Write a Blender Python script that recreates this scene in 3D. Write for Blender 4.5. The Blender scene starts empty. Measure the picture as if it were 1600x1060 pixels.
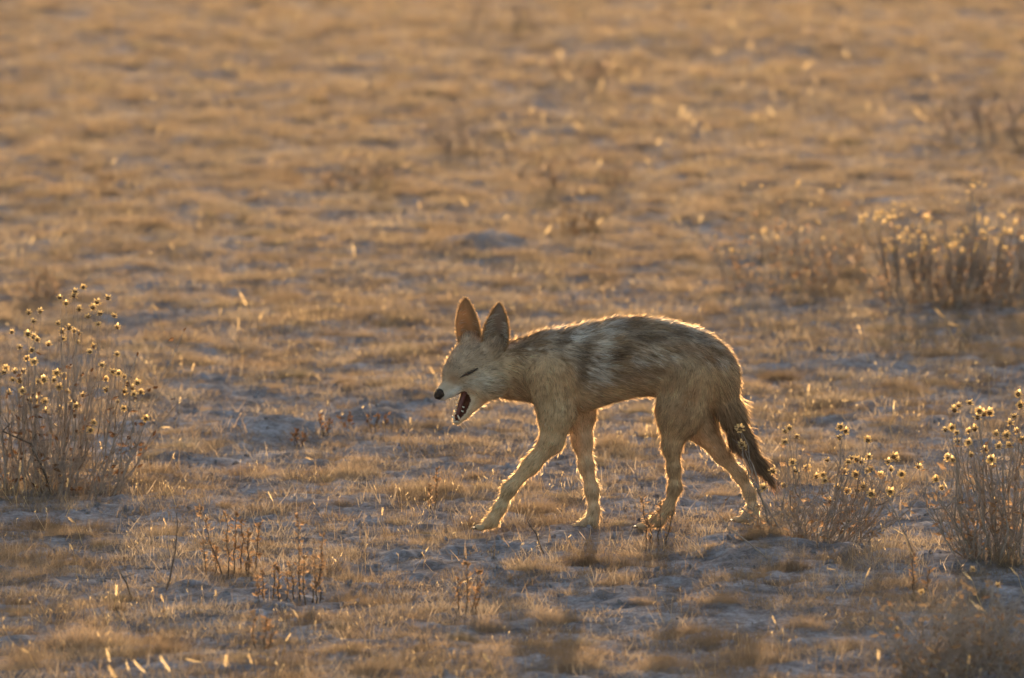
import bpy, math, random
import numpy as np
from mathutils import Vector, Matrix, Euler

# ------------------------------------------------------------------ camera, world, sun, exposure
S = bpy.context.scene
CAM = np.array([0.0, -17.0, 2.2])
FPX = 12697.0                                   # focal length in pixels of a 1600 px wide frame
PITCH = math.atan2(2.2, 17.0) - math.atan(300.0 / FPX)   # row 830 is the ground under the animal
cam = bpy.data.cameras.new('camera'); cam_o = bpy.data.objects.new('camera', cam)
S.collection.objects.link(cam_o); S.camera = cam_o
cam_o.location = CAM; cam_o.rotation_euler = (math.pi / 2 - PITCH, 0, 0)
cam.sensor_width = 36.0; cam.lens = FPX * 36.0 / 1600.0
cam.clip_start = 0.1; cam.clip_end = 6000
cam.dof.use_dof = True; cam.dof.focus_distance = 17.0; cam.dof.aperture_fstop = 6.0; cam.dof.aperture_blades = 9

SUN_EL, SUN_AZ = math.radians(5.7), math.radians(1.5)     # azimuth from +Y towards +X
W = bpy.data.worlds.new('World'); S.world = W; W.use_nodes = True
wn = W.node_tree.nodes; wn.clear()
sky = wn.new('ShaderNodeTexSky'); sky.sky_type = 'NISHITA'; sky.sun_disc = False
sky.sun_elevation = SUN_EL; sky.sun_rotation = SUN_AZ; sky.dust_density = 5.0; sky.air_density = 1.0; sky.ozone_density = 1.0
bg = wn.new('ShaderNodeBackground'); bg.inputs[1].default_value = 0.15
wo = wn.new('ShaderNodeOutputWorld')
W.node_tree.links.new(sky.outputs[0], bg.inputs[0]); W.node_tree.links.new(bg.outputs[0], wo.inputs[0])
sun = bpy.data.lights.new('sun', 'SUN'); sun.energy = 2.0; sun.angle = math.radians(0.6); sun.color = (1.0, 0.72, 0.44)
sun_o = bpy.data.objects.new('sun', sun); S.collection.objects.link(sun_o)
sd = Vector((math.sin(SUN_AZ) * math.cos(SUN_EL), math.cos(SUN_AZ) * math.cos(SUN_EL), math.sin(SUN_EL)))
sun_o.rotation_euler = (-sd).to_track_quat('-Z', 'Y').to_euler(); sun_o.location = (0, 10, 8)
S.view_settings.view_transform = 'Standard'; S.view_settings.look = 'None'
S.view_settings.exposure = 1.92; S.view_settings.gamma = 1.0
S.cycles.use_denoising = True
S.cycles.max_bounces = 5; S.cycles.diffuse_bounces = 3; S.cycles.transmission_bounces = 4; S.cycles.transparent_max_bounces = 4

rng = np.random.default_rng(7)
random.seed(7)
COL = S.collection
PXM = math.hypot(17.0, 2.2) / FPX               # metres per pixel at the animal

# ------------------------------------------------------------------ small maths
_f = np.array([0, math.cos(PITCH), -math.sin(PITCH)]); _u = np.array([0, math.sin(PITCH), math.cos(PITCH)])
def ray(px, py):
    return _f + np.array([(px - 800.0) / FPX, 0, 0]) + _u * ((530.0 - py) / FPX)
def at_y(px, py, Y):                            # the point of the vertical plane y = Y seen there
    d = ray(px, py); return CAM + d * ((Y - CAM[1]) / d[1])
def on_ground(px, py):
    d = ray(px, py); p = CAM + d * (-CAM[2] / d[2])
    for _ in range(3):
        p = CAM + d * ((height(p[0], p[1]) - CAM[2]) / d[2])
    return p
def pix(P):
    v = P - CAM; z = v @ _f
    return 800.0 + FPX * v[..., 0] / z, 530.0 - FPX * (v @ _u) / z
def sstep(a, b, x):
    t = np.clip((x - a) / (b - a), 0, 1); return t * t * (3 - 2 * t)
def _hash(i, j, k, s):
    n = (i * 374761393 + j * 668265263 + k * 1274126177 + s * 974634777) & 0x7fffffff
    n = ((n ^ (n >> 13)) * 1274126177) & 0x7fffffff
    return ((n ^ (n >> 16)) & 0xffff) / 65535.0
def noise(x, y, z=0.0, s=0):
    x, y, z = np.broadcast_arrays(np.asarray(x, float), np.asarray(y, float), np.asarray(z, float))
    i, j, k = np.floor(x).astype(np.int64), np.floor(y).astype(np.int64), np.floor(z).astype(np.int64)
    u, v, w = x - i, y - j, z - k
    u, v, w = (t * t * (3 - 2 * t) for t in (u, v, w))
    r = 0
    for a in (0, 1):
        for b in (0, 1):
            for c in (0, 1):
                r = r + _hash(i + a, j + b, k + c, s) * (u if a else 1 - u) * (v if b else 1 - v) * (w if c else 1 - w)
    return r
def fbm(x, y, z=0.0, s=0, o=3):
    r, a, t = 0, 1.0, 0
    for q in range(o):
        r = r + a * noise(np.asarray(x) * 2 ** q, np.asarray(y) * 2 ** q, np.asarray(z) * 2 ** q, s + q); t += a; a *= 0.5
    return r / t

MOUNDS = []      # x, y, radius x, radius y, height
def _flat(px, py):
    d = ray(px, py); return CAM + d * (-CAM[2] / d[2])
for px, py, rx, ry, h in ((430, 676, .13, .13, .036), (590, 656, .12, .12, .034), (760, 388, .10, .14, .045), (1180, 868, .10, .22, .03), (1530, 885, .3, .3, .03)):
    q = _flat(px, py); MOUNDS.append((q[0], q[1], rx, ry, h))
def height(x, y):
    x = np.asarray(x, float); y = np.asarray(y, float)
    h = 0.05 * (fbm(x * .55, y * .4, 0, 3) - .5) * sstep(.6, 2.5, np.hypot(x, y)) + 0.022 * (fbm(x * 4.5, y * 4.5, 0, 11, 2) - .5) + 0.020 * (fbm(x * 17, y * 17, 0, 5, 2) - .5) + 0.011 * (noise(x * 45, y * 45, 0, 15) - .5)
    for mx, my, rx, ry, mh in MOUNDS:
        h = h + mh * np.exp(-(((x - mx) / rx) ** 2 + ((y - my) / ry) ** 2))
    return h

# ------------------------------------------------------------------ object helpers
def mesh(name, V, F, m=None, smooth=False, col=None):
    me = bpy.data.meshes.new(name)
    V = np.asarray(V, np.float32).reshape(-1, 3)
    if isinstance(F, np.ndarray):
        n, k = F.shape
        me.vertices.add(len(V)); me.vertices.foreach_set('co', V.ravel())
        me.loops.add(n * k); me.loops.foreach_set('vertex_index', F.astype(np.int32).ravel())
        me.polygons.add(n); me.polygons.foreach_set('loop_start', np.arange(0, n * k, k, dtype=np.int32))
        me.update(calc_edges=True)
    else:
        me.from_pydata(V.tolist(), [], F)
    if smooth: me.polygons.foreach_set('use_smooth', np.ones(len(me.polygons), bool))
    if col is not None:
        a = me.color_attributes.new('Col', 'FLOAT_COLOR', 'POINT')
        a.data.foreach_set('color', np.c_[col, np.ones(len(col))].astype(np.float32).ravel())
    if m: me.materials.append(m)
    me.update()
    return me
def obj(name, me, parent=None, loc=None):
    o = bpy.data.objects.new(name, me); COL.objects.link(o)
    if parent: o.parent = parent
    if loc is not None: o.location = loc
    return o
def tag(o, label=None, cat=None, group=None, kind=None):
    for k, v in (('label', label), ('category', cat), ('group', group), ('kind', kind)):
        if v: o[k] = v
    return o
def empty(name, loc, label, cat, group=None):
    o = bpy.data.objects.new(name, None); COL.objects.link(o); o.location = loc; o.empty_display_size = .05
    return tag(o, label, cat, group)

class MB:
    def __init__(s): s.v, s.f = [], []
    def tube(s, P, R, n=5):
        P = [Vector(p) for p in P]; b = len(s.v)
        for i, p in enumerate(P):
            t = (P[min(i + 1, len(P) - 1)] - P[max(i - 1, 0)]).normalized()
            a = t.cross(Vector((.3, 1, .2))).normalized(); c = t.cross(a)
            for k in range(n):
                an = 2 * math.pi * k / n; s.v.append(p + (a * math.cos(an) + c * math.sin(an)) * R[i])
        for i in range(len(P) - 1):
            for k in range(n):
                s.f.append((b + i * n + k, b + i * n + (k + 1) % n, b + (i + 1) * n + (k + 1) % n, b + (i + 1) * n + k))
        s.f.append(tuple(b + k for k in reversed(range(n)))); s.f.append(tuple(b + (len(P) - 1) * n + k for k in range(n)))
    def leaf(s, p, d, L, w, curl=.3):
        p = Vector(p); d = Vector(d).normalized(); a = d.cross(Vector((random.uniform(-1, 1), random.uniform(-1, 1), .4))).normalized(); n = d.cross(a)
        b = len(s.v)
        s.v += [p, p + d * L * .45 + a * w + n * curl * w, p + d * L * .5 - n * curl * w * .6, p + d * L * .45 - a * w + n * curl * w, p + d * L + n * curl * L * .4]
        s.f += [(b, b + 1, b + 2), (b, b + 2, b + 3), (b + 1, b + 4, b + 2), (b + 2, b + 4, b + 3)]
    def mesh(s, name, m, smooth=False): return mesh(name, [tuple(v) for v in s.v], s.f, m, smooth)

# ------------------------------------------------------------------ materials
def node_mat(name):
    m = bpy.data.materials.new(name); m.use_nodes = True; t = m.node_tree; t.nodes.clear()
    return m, t, t.nodes.new('ShaderNodeOutputMaterial')
def ramp(t, fac, stops):
    r = t.nodes.new('ShaderNodeValToRGB'); e = r.color_ramp.elements
    while len(e) < len(stops): e.new(.5)
    for q, (p, c) in zip(e, stops): q.position = p; q.color = (*c, 1)
    t.links.new(fac, r.inputs[0]); return r.outputs[0]
def forward(t, c, last, amount, rough=.8):
    """light that goes on through a thin fibre: a wide forward lobe"""
    r = t.nodes.new('ShaderNodeBsdfRefraction'); r.inputs['Roughness'].default_value = rough; r.inputs['IOR'].default_value = 1.42
    t.links.new(c, r.inputs[0]); m = t.nodes.new('ShaderNodeMixShader'); m.inputs[0].default_value = amount
    t.links.new(last, m.inputs[1]); t.links.new(r.outputs[0], m.inputs[2]); return m.outputs[0]
def leafy(name, stops, trans=.5, scale=30.0, random_w=.7, gloss=0.0, fwd=.05):
    """thin dry plant matter: diffuse reflection plus light passing through"""
    m, t, out = node_mat(name)
    oi = t.nodes.new('ShaderNodeObjectInfo'); nz = t.nodes.new('ShaderNodeTexNoise'); nz.inputs['Scale'].default_value = scale
    tc = t.nodes.new('ShaderNodeTexCoord'); t.links.new(tc.outputs['Object'], nz.inputs['Vector'])
    mx = t.nodes.new('ShaderNodeMix'); mx.inputs[0].default_value = 1 - random_w
    t.links.new(oi.outputs['Random'], mx.inputs[2]); t.links.new(nz.outputs[0], mx.inputs[3])
    c = ramp(t, mx.outputs[0], stops)
    d = t.nodes.new('ShaderNodeBsdfDiffuse'); tr = t.nodes.new('ShaderNodeBsdfTranslucent'); ms = t.nodes.new('ShaderNodeMixShader'); ms.inputs[0].default_value = trans
    t.links.new(c, d.inputs[0]); t.links.new(c, tr.inputs[0]); t.links.new(d.outputs[0], ms.inputs[1]); t.links.new(tr.outputs[0], ms.inputs[2])
    last = forward(t, c, ms.outputs[0], fwd) if fwd else ms.outputs[0]
    if gloss:
        g = t.nodes.new('ShaderNodeBsdfGlossy'); g.inputs['Roughness'].default_value = .45; g.inputs[0].default_value = (.9, .85, .75, 1)
        m2 = t.nodes.new('ShaderNodeMixShader'); m2.inputs[0].default_value = gloss
        t.links.new(last, m2.inputs[1]); t.links.new(g.outputs[0], m2.inputs[2]); last = m2.outputs[0]
    t.links.new(last, out.inputs[0]); return m
def solid(name, c1, c2, rough=.7, scale=60.0, bump=.2, spec=.3):
    m, t, out = node_mat(name); b = t.nodes.new('ShaderNodeBsdfPrincipled')
    tc = t.nodes.new('ShaderNodeTexCoord'); nz = t.nodes.new('ShaderNodeTexNoise'); nz.inputs['Scale'].default_value = scale; nz.inputs['Detail'].default_value = 5
    t.links.new(tc.outputs['Object'], nz.inputs['Vector'])
    t.links.new(ramp(t, nz.outputs[0], [(.3, c1), (.7, c2)]), b.inputs['Base Color']); b.inputs['Roughness'].default_value = rough; b.inputs['Specular IOR Level'].default_value = spec
    if bump:
        bp = t.nodes.new('ShaderNodeBump'); bp.inputs['Strength'].default_value = bump; bp.inputs['Distance'].default_value = .002
        t.links.new(nz.outputs[0], bp.inputs['Height']); t.links.new(bp.outputs[0], b.inputs['Normal'])
    t.links.new(b.outputs[0], out.inputs[0]); return m
def vcol(name, trans, rough=.7, spec=.15, fwd=0):
    m, t, out = node_mat(name)
    a = t.nodes.new('ShaderNodeVertexColor'); a.layer_name = 'Col'
    b = t.nodes.new('ShaderNodeBsdfPrincipled'); b.inputs['Roughness'].default_value = rough; b.inputs['Specular IOR Level'].default_value = spec
    t.links.new(a.outputs[0], b.inputs['Base Color'])
    tr = t.nodes.new('ShaderNodeBsdfTranslucent'); t.links.new(a.outputs[0], tr.inputs[0])
    ms = t.nodes.new('ShaderNodeMixShader'); ms.inputs[0].default_value = trans
    t.links.new(b.outputs[0], ms.inputs[1]); t.links.new(tr.outputs[0], ms.inputs[2]); t.links.new(forward(t, a.outputs[0], ms.outputs[0], fwd) if fwd else ms.outputs[0], out.inputs[0]); return m

M_GRASS = leafy('dry_grass', [(0, (.085, .064, .042)), (.10, (.10, .08, .05)), (.17, (.19, .13, .085)), (.3, (.235, .170, .114)), (.6, (.325, .240, .166)), (.85, (.18, .152, .104)), (1, (.31, .238, .174))], .55)
M_MAT = leafy('grass_litter', [(0, (.12, .083, .058)), (.5, (.25, .19, .137)), (1, (.40, .335, .265))], .45)
M_SPIKE = leafy('seed_spike_straw', [(0, (.45, .32, .17)), (.5, (.62, .47, .27)), (1, (.80, .64, .38))], .5, fwd=.08)
M_STALK = leafy('grass_stalk', [(0, (.5, .38, .2)), (1, (.6, .46, .26))], .4)
M_HEAD = leafy('seed_head_bracts', [(0, (.62, .45, .22)), (1, (.76, .58, .31))], .55, fwd=.16)
M_CORE = solid('seed_head_core', (.10, .055, .025), (.18, .10, .05), .9, 300)
M_STEM = solid('grey_brown_stem', (.24, .185, .15), (.38, .31, .255), .8, 120)
M_TWIG = solid('dark_twig', (.07, .05, .04), (.13, .095, .07), .8, 120)
M_RUST = leafy('rust_brown_dry_leaf', [(0, (.23, .13, .075)), (.5, (.30, .19, .115)), (1, (.36, .26, .17))], .35, 80, .4, fwd=.05)
M_DEAD = leafy('dark_brown_dry_leaf', [(0, (.10, .05, .03)), (1, (.20, .11, .06))], .3, 80, .4)
M_REDLEAF = leafy('red_brown_shrub_leaf', [(0, (.22, .10, .055)), (.3, (.24, .16, .10)), (1, (.33, .25, .17))], .3, 80, .6, fwd=.03)
M_FARBUSH = leafy('faded_brown_bush', [(0, (.30, .205, .14)), (1, (.40, .295, .21))], .4)
M_GREYLEAF = leafy('grey_shrub_twig', [(0, (.28, .22, .19)), (1, (.38, .30, .255))], .35)

def soil_mat():
    m, t, out = node_mat('pale_dry_soil'); b = t.nodes.new('ShaderNodeBsdfPrincipled'); b.inputs['Roughness'].default_value = 1.0; b.inputs['Specular IOR Level'].default_value = 0.0
    tc = t.nodes.new('ShaderNodeTexCoord')
    def nz(scale, det, rough=.6):
        n = t.nodes.new('ShaderNodeTexNoise'); n.inputs['Scale'].default_value = scale; n.inputs['Detail'].default_value = det; n.inputs['Roughness'].default_value = rough
        t.links.new(tc.outputs['Object'], n.inputs['Vector']); return n.outputs[0]
    big, mid, fine = nz(1.7, 3), nz(14, 5), nz(90, 6, .7)
    c1 = ramp(t, big, [(.35, (.23, .213, .222)), (.65, (.34, .323, .34))])
    c2 = ramp(t, mid, [(.38, (.075, .062, .058)), (.5, (.235, .218, .225)), (.66, (.43, .415, .44))])
    mx = t.nodes.new('ShaderNodeMix'); mx.data_type = 'RGBA'; mx.inputs[0].default_value = .55
    t.links.new(c1, mx.inputs[6]); t.links.new(c2, mx.inputs[7])
    c3 = ramp(t, fine, [(.4, (.55, .5, .46)), (.6, (1, 1, 1))])
    mu = t.nodes.new('ShaderNodeMix'); mu.data_type = 'RGBA'; mu.blend_type = 'MULTIPLY'; mu.inputs[0].default_value = .8
    t.links.new(mx.outputs[2], mu.inputs[6]); t.links.new(c3, mu.inputs[7]); t.links.new(mu.outputs[2], b.inputs['Base Color'])
    ad = t.nodes.new('ShaderNodeMath'); ad.operation = 'MULTIPLY_ADD'; ad.inputs[1].default_value = .35; t.links.new(fine, ad.inputs[0]); t.links.new(mid, ad.inputs[2])
    bp = t.nodes.new('ShaderNodeBump'); bp.inputs['Strength'].default_value = .8; bp.inputs['Distance'].default_value = .012
    t.links.new(ad.outputs[0], bp.inputs['Height']); t.links.new(bp.outputs[0], b.inputs['Normal']); t.links.new(b.outputs[0], out.inputs[0]); return m
M_SOIL = soil_mat()

# ------------------------------------------------------------------ ground: one sheet to the horizon
def axis(a, b, step, far):
    mid = np.arange(a, b, step); out, d, p = [], step, b
    while p < far: out.append(p); d *= 1.35; p += d
    lo, d, p = [], step, a - step
    while p > -far: lo.append(p); d *= 1.35; p -= d
    return np.r_[lo[::-1], mid, out]
gx, gy = axis(-2.4, 2.4, .018, 4000), axis(-4.0, 6.0, .018, 4000)
gy = np.r_[gy[gy < 6.0], np.arange(6.0, 20.0, .05), axis(19.0, 20.0, .05, 4000)]; gy = np.unique(np.round(gy, 4))
X, Y = np.meshgrid(gx, gy, indexing='ij'); Z = height(X, Y)
ii = np.arange(len(gx) * len(gy)).reshape(len(gx), len(gy))
F = np.stack([ii[:-1, :-1], ii[1:, :-1], ii[1:, 1:], ii[:-1, 1:]], -1).reshape(-1, 4)
tag(obj('ground', mesh('ground', np.stack([X, Y, Z], -1), F, M_SOIL, True)), kind='structure')

# ------------------------------------------------------------------ grass: tussock shapes, then the turf as one mass
def blades(r, n, R, h, hv, lean, curl, w, seg=3, droop=0.0, rexp=.6):
    ph = r.uniform(0, 2 * np.pi, n); rad = R * r.random(n) ** rexp
    root = np.stack([rad * np.cos(ph), rad * np.sin(ph), np.full(n, -.004)], -1)
    L = h * (1 - hv * r.random(n)) * (1 - .35 * (rad / R) ** 2)
    out = ph + r.normal(0, .9, n); tilt = np.clip(lean * (rad / R) + r.normal(0, lean * .5, n), -1.4, 1.4)
    d = np.stack([np.cos(out) * np.sin(tilt), np.sin(out) * np.sin(tilt), np.cos(tilt)], -1)
    c = r.normal(0, curl, (n, 3)); c[:, 2] -= droop
    wa = r.uniform(0, np.pi, n); wv = np.stack([np.cos(wa), np.sin(wa), r.normal(0, .3, n)], -1) * w * .5 * r.uniform(.7, 1.3, n)[:, None]
    V = []
    for k in range(seg + 1):
        t = k / seg; p = root + d * (L * t)[:, None] + c * (L * t * t)[:, None] + r.normal(0, .03, (n, 3)) * (L * t)[:, None]
        p[:, 2] = np.maximum(p[:, 2], -.004 + .002 * t)
        ww = wv * (1 - .8 * t)
        V += [p - ww, p + ww]
    V = np.stack(V, 1); m = 2 * (seg + 1)
    base = (np.arange(n) * m)[:, None]
    F = np.concatenate([base + np.array([2 * k, 2 * k + 1, 2 * k + 3, 2 * k + 2]) for k in range(seg)], 0)
    return V.reshape(-1, 3), F
def variants(name, specs, mat_):
    c = bpy.data.collections.new(name)
    for i, s in enumerate(specs):
        V, F = blades(np.random.default_rng(100 + i + len(name)), **s); o = bpy.data.objects.new('%s_%02d' % (name, i), mesh(name, V, F, mat_)); c.objects.link(o)
    return c
TUSS = [dict(n=700, R=.050, h=.046, hv=.65, lean=.85, curl=.38, w=.0007),
        dict(n=820, R=.065, h=.040, hv=.65, lean=.95, curl=.42, w=.0007),
        dict(n=600, R=.045, h=.054, hv=.65, lean=.75, curl=.35, w=.0007),
        dict(n=480, R=.040, h=.032, hv=.65, lean=1.0, curl=.45, w=.0007),
        dict(n=900, R=.075, h=.036, hv=.7, lean=.9, curl=.45, w=.0007),
        dict(n=420, R=.035, h=.040, hv=.7, lean=1.0, curl=.4, w=.0008, droop=.1),
        dict(n=760, R=.055, h=.048, hv=.65, lean=.8, curl=.4, w=.0007),
        dict(n=560, R=.060, h=.026, hv=.65, lean=1.1, curl=.5, w=.0008)]
MATS = [dict(n=300, R=.085, h=.026, hv=.6, lean=1.2, curl=.5, w=.0013, seg=2, rexp=.5),
        dict(n=240, R=.075, h=.020, hv=.6, lean=1.3, curl=.5, w=.0015, seg=2, rexp=.5),
        dict(n=200, R=.070, h=.030, hv=.7, lean=1.1, curl=.5, w=.0013, seg=2, rexp=.5),
        dict(n=150, R=.080, h=.032, hv=.7, lean=1.45, curl=.4, w=.0018, seg=2, rexp=.5),
        dict(n=34, R=.080, h=.060, hv=.7, lean=1.5, curl=.12, w=.0020, seg=2, rexp=.5),
        dict(n=90, R=.060, h=.018, hv=.8, lean=1.4, curl=.6, w=.0028, seg=2, rexp=.5)]
C_T = variants('tussock_shape', TUSS, M_GRASS); C_M = variants('litter_shape', MATS, M_MAT)

def scatter(name, P, rot, scl, idx, coll, label, cat):
    me = bpy.data.meshes.new(name); me.vertices.add(len(P)); me.vertices.foreach_set('co', np.asarray(P, np.float32).ravel())
    for an, ty, key, v in (('rot', 'FLOAT_VECTOR', 'vector', rot), ('scl', 'FLOAT_VECTOR', 'vector', scl), ('idx', 'INT', 'value', idx)):
        a = me.attributes.new(an, ty, 'POINT'); a.data.foreach_set(key, np.asarray(v).ravel())
    o = obj(name, me); tag(o, label, cat, kind='stuff')
    g = bpy.data.node_groups.new(name, 'GeometryNodeTree')
    g.interface.new_socket('Geometry', in_out='INPUT', socket_type='NodeSocketGeometry'); g.interface.new_socket('Geometry', in_out='OUTPUT', socket_type='NodeSocketGeometry')
    N = g.nodes; gi, go = N.new('NodeGroupInput'), N.new('NodeGroupOutput')
    ip = N.new('GeometryNodeInstanceOnPoints'); ci = N.new('GeometryNodeCollectionInfo')
    ci.inputs['Collection'].default_value = coll; ci.inputs['Separate Children'].default_value = True; ci.inputs['Reset Children'].default_value = True
    def na(n, ty): q = N.new('GeometryNodeInputNamedAttribute'); q.data_type = ty; q.inputs['Name'].default_value = n; return [s for s in q.outputs if s.enabled and s.name == 'Attribute'][0]
    er = N.new('FunctionNodeEulerToRotation'); Lk = g.links.new
    Lk(na('rot', 'FLOAT_VECTOR'), er.inputs[0]); Lk(gi.outputs[0], ip.inputs['Points']); Lk(ci.outputs[0], ip.inputs['Instance'])
    ip.inputs['Pick Instance'].default_value = True
    Lk(na('idx', 'INT'), ip.inputs['Instance Index']); Lk(er.outputs[0], ip.inputs['Rotation']); Lk(na('scl', 'FLOAT_VECTOR'), ip.inputs['Scale'])
    Lk(ip.outputs[0], go.inputs[0])
    md = o.modifiers.new('scatter', 'NODES'); md.node_group = g
    return o

def field(n):                                   # points over the ground in and around the view
    n = int(n * 1.42); y = -3.8 + 30.0 * rng.random(n * 2); hw = 1.25 * (17 + y) / 17 + 1.7
    x = rng.uniform(-1, 1, n * 2) * 4.9; k = np.abs(x) < hw
    return x[k][:n], y[k][:n]
def cover(x, y):                                # how grassy the ground is
    c = .5 + (fbm(x * 1.6, y * .9, 0, 21, 2) - .5) * .38 + (fbm(x * 9.0, y * 5.0, 0, 31, 2) - .5) * .95
    c = c + .16 * sstep(1.5, 6.0, y) - .03
    px, py = pix(np.stack([x, y, 0 * x], -1))
    for cx, cy, rx, ry, a in ((460, 655, 170, 26, -.22), (1080, 960, 170, 38, -.10), (480, 420, 220, 22, -.08), (330, 500, 190, 28, -.08), (400, 850, 130, 36, -.08), (900, 425, 300, 22, -.08), (500, 590, 280, 24, -.08), (620, 700, 160, 22, -.08), (280, 700, 110, 18, -.12), (1240, 480, 160, 16, -.12), (960, 690, 120, 20, -.08), (1000, 300, 260, 14, -.12), (400, 330, 330, 12, -.10),
                              (780, 800, 160, 40, .12), (150, 850, 120, 60, .12), (650, 1030, 700, 40, .16), (560, 750, 140, 40, .06), (1250, 600, 170, 50, .12), (840, 930, 70, 30, .1)):
        c = c + a * np.exp(-((px - cx) / rx) ** 2 - ((py - cy) / ry) ** 2)
    return c
def bare_of_mounds(x, y):
    k = np.ones(len(x), bool)
    for mx, my, rx, ry, mh in MOUNDS[:3]: k &= ((x - mx) / (rx * 1.0)) ** 2 + ((y - my) / (ry * .8)) ** 2 > 1
    return k
x, y = field(30000); c = cover(x, y) + rng.normal(0, .05, len(x))
k = (c > .525) & bare_of_mounds(x, y); x, y, c = x[k], y[k], c[k]
n = len(x); sc = (.34 + .62 * rng.random(n) ** 1.8) * (.7 + .45 * sstep(.50, .72, c))
rot = np.stack([rng.normal(0, .08, n), rng.normal(0, .08, n), rng.uniform(0, 6.28, n)], -1)
scatter('short_dry_grass', np.stack([x, y, height(x, y) - .001], -1), rot, np.stack([sc, sc, sc * rng.uniform(.45, 1.0, n)], -1), rng.integers(0, len(TUSS), n), C_T,
        'short golden dry grass in fuzzy tufts covering the plain', 'grass')
x, y = field(48000); c = cover(x, y) + rng.normal(0, .11, len(x))
k = (c > .32) & bare_of_mounds(x, y); x, y = x[k], y[k]; n = len(x)
sc = rng.uniform(.4, 1.1, n)
scatter('grass_litter', np.stack([x, y, height(x, y)], -1), np.stack([rng.normal(0, .05, n), rng.normal(0, .05, n), rng.uniform(0, 6.28, n)], -1), np.stack([sc, sc, sc], -1), rng.integers(0, len(MATS), n), C_M,
        'low brown grass stubble and litter lying on pale soil', 'grass litter')
# small clods of soil
C_C = bpy.data.collections.new('clod_shape')
for i in range(5):
    r = np.random.default_rng(i); P = r.normal(0, 1, (26, 3)); P /= np.linalg.norm(P, axis=1)[:, None]; P *= r.uniform(.7, 1.2, (26, 1)) * np.array([.008, .007, .005])
    import bmesh
    bm = bmesh.new()
    for p in P: bm.verts.new(p)
    bmesh.ops.convex_hull(bm, input=bm.verts); me = bpy.data.meshes.new('clod'); bm.to_mesh(me); bm.free(); me.materials.append(M_SOIL)
    C_C.objects.link(bpy.data.objects.new('clod_shape_%d' % i, me))
x, y = field(70000); k = (cover(x, y) + rng.normal(0, .1, len(x)) < .55) & (y < 9); x, y = x[k], y[k]; n = len(x); sc = .25 + 1.1 * rng.random(n) ** 3.5
scatter('soil_clods', np.stack([x, y, height(x, y)], -1), rng.uniform(0, 6.28, (n, 3)), np.stack([sc, sc, sc], -1), rng.integers(0, 5, n), C_C, 'small pale soil clods strewn between the grass', 'soil')

# stray seed husks and straw tips that catch the sun
C_S = bpy.data.collections.new('husk_shape')
for i in range(5):
    r = random.Random(40 + i); m = MB()
    for q in range(5):
        a_, d_ = r.uniform(0, 6.28), r.uniform(.01, .07); h_ = r.uniform(.012, .045); b_ = Vector((math.cos(a_) * d_, math.sin(a_) * d_, 0)); t_ = b_ + Vector((r.gauss(0, .01), r.gauss(0, .01), h_))
        m.tube([b_, t_], [.0004, .0003], 3)
        dd = Vector((r.gauss(0, .7), r.gauss(0, .4), 1)).normalized()
        for z in range(3): m.leaf(t_ + dd * .002 * z, dd + Vector((r.gauss(0, .3), r.gauss(0, .3), 0)), r.uniform(.003, .007), r.uniform(.0005, .0012))
    C_S.objects.link(bpy.data.objects.new('husk_shape_%d' % i, m.mesh('husk', M_SPIKE)))
x, y = field(7000); k = (cover(x, y) + rng.normal(0, .1, len(x)) > .5); x, y = x[k], y[k]; n = len(x); sc = rng.uniform(.5, 1.3, n)
scatter('seed_husks', np.stack([x, y, height(x, y)], -1), np.stack([0 * x, 0 * x, rng.uniform(0, 6.28, n)], -1), np.stack([sc, sc, sc], -1), rng.integers(0, 5, n), C_S, 'tiny pale seed husks on straw tips all over the turf', 'seed husks')

# ------------------------------------------------------------------ the jackal: one body grown from tapered limbs, then fur
s_ = PXM
# colours of the coat
TAN, PALE, CREAM, RUST, DARK, SILVER = (np.array(c) for c in ((.64, .41, .225), (.74, .54, .345), (.75, .52, .30), (.42, .21, .095), (.115, .065, .038), (.70, .59, .50)))
WHITE = np.array((.68, .62, .53)); GREYTAN = np.array((.48, .325, .21))
# chains along the lie of the hair: (column, row, depth px, radius px); options: depth squash, blend, hair length, colour, group
CH = []
def chain(pts, ky=1.0, k=9, hair=.018, col=TAN, lift=.3): CH.append((pts, ky, k, hair, col, lift))
chain([(772, 580, 4, 37), (806, 579, 4, 43), (840, 576, 4, 51), (872, 577, 4, 59)], .80, 12, .020, TAN, .3)             # neck
chain([(872, 576, 4, 61), (905, 576, 6, 63), (935, 568, 8, 62), (970, 560, 12, 60.5), (1003, 557, 16, 58.5), (1037, 560, 21, 56), (1072, 569, 26, 55), (1096, 580, 30, 51), (1108, 590, 32, 46)], .74, 12, .021, TAN, .27)
chain([(716, 585, -22, 26), (735, 573, -4, 36), (757, 568, 6, 35)], 1.0, 10, .009, GREYTAN, .25)                        # skull
chain([(770, 562, -8, 24), (772, 541, -14, 17)], 1.0, 9, .0151, GREYTAN, .4); chain([(742, 552, 14, 24), (735, 538, 22, 17)], 1.0, 9, .0151, GREYTAN, .4)    # roots of the ears
chain([(735, 592, -22, 23), (762, 596, -22, 30)], .9, 8, .015, PALE, .35)                                               # near cheek
chain([(720, 586, 6, 20), (750, 592, 26, 28)], .9, 8, .014, PALE, .35)                                                  # far cheek
chain([(688, 614.5, -47, 9.0), (712, 596, -24, 17)], 1.0, 6, .0038, TAN, .15)                                              # muzzle
chain([(693, 618.5, -46, 8.0), (712, 608, -34, 11)], 1.0, 5, .0039, WHITE, .15)                                          # upper lip
chain([(714.5, 657, -36, 7.2), (724, 643, -26, 12), (740, 619, -14, 21)], .95, 5, .007, PALE, .2)                         # lower jaw
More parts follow.
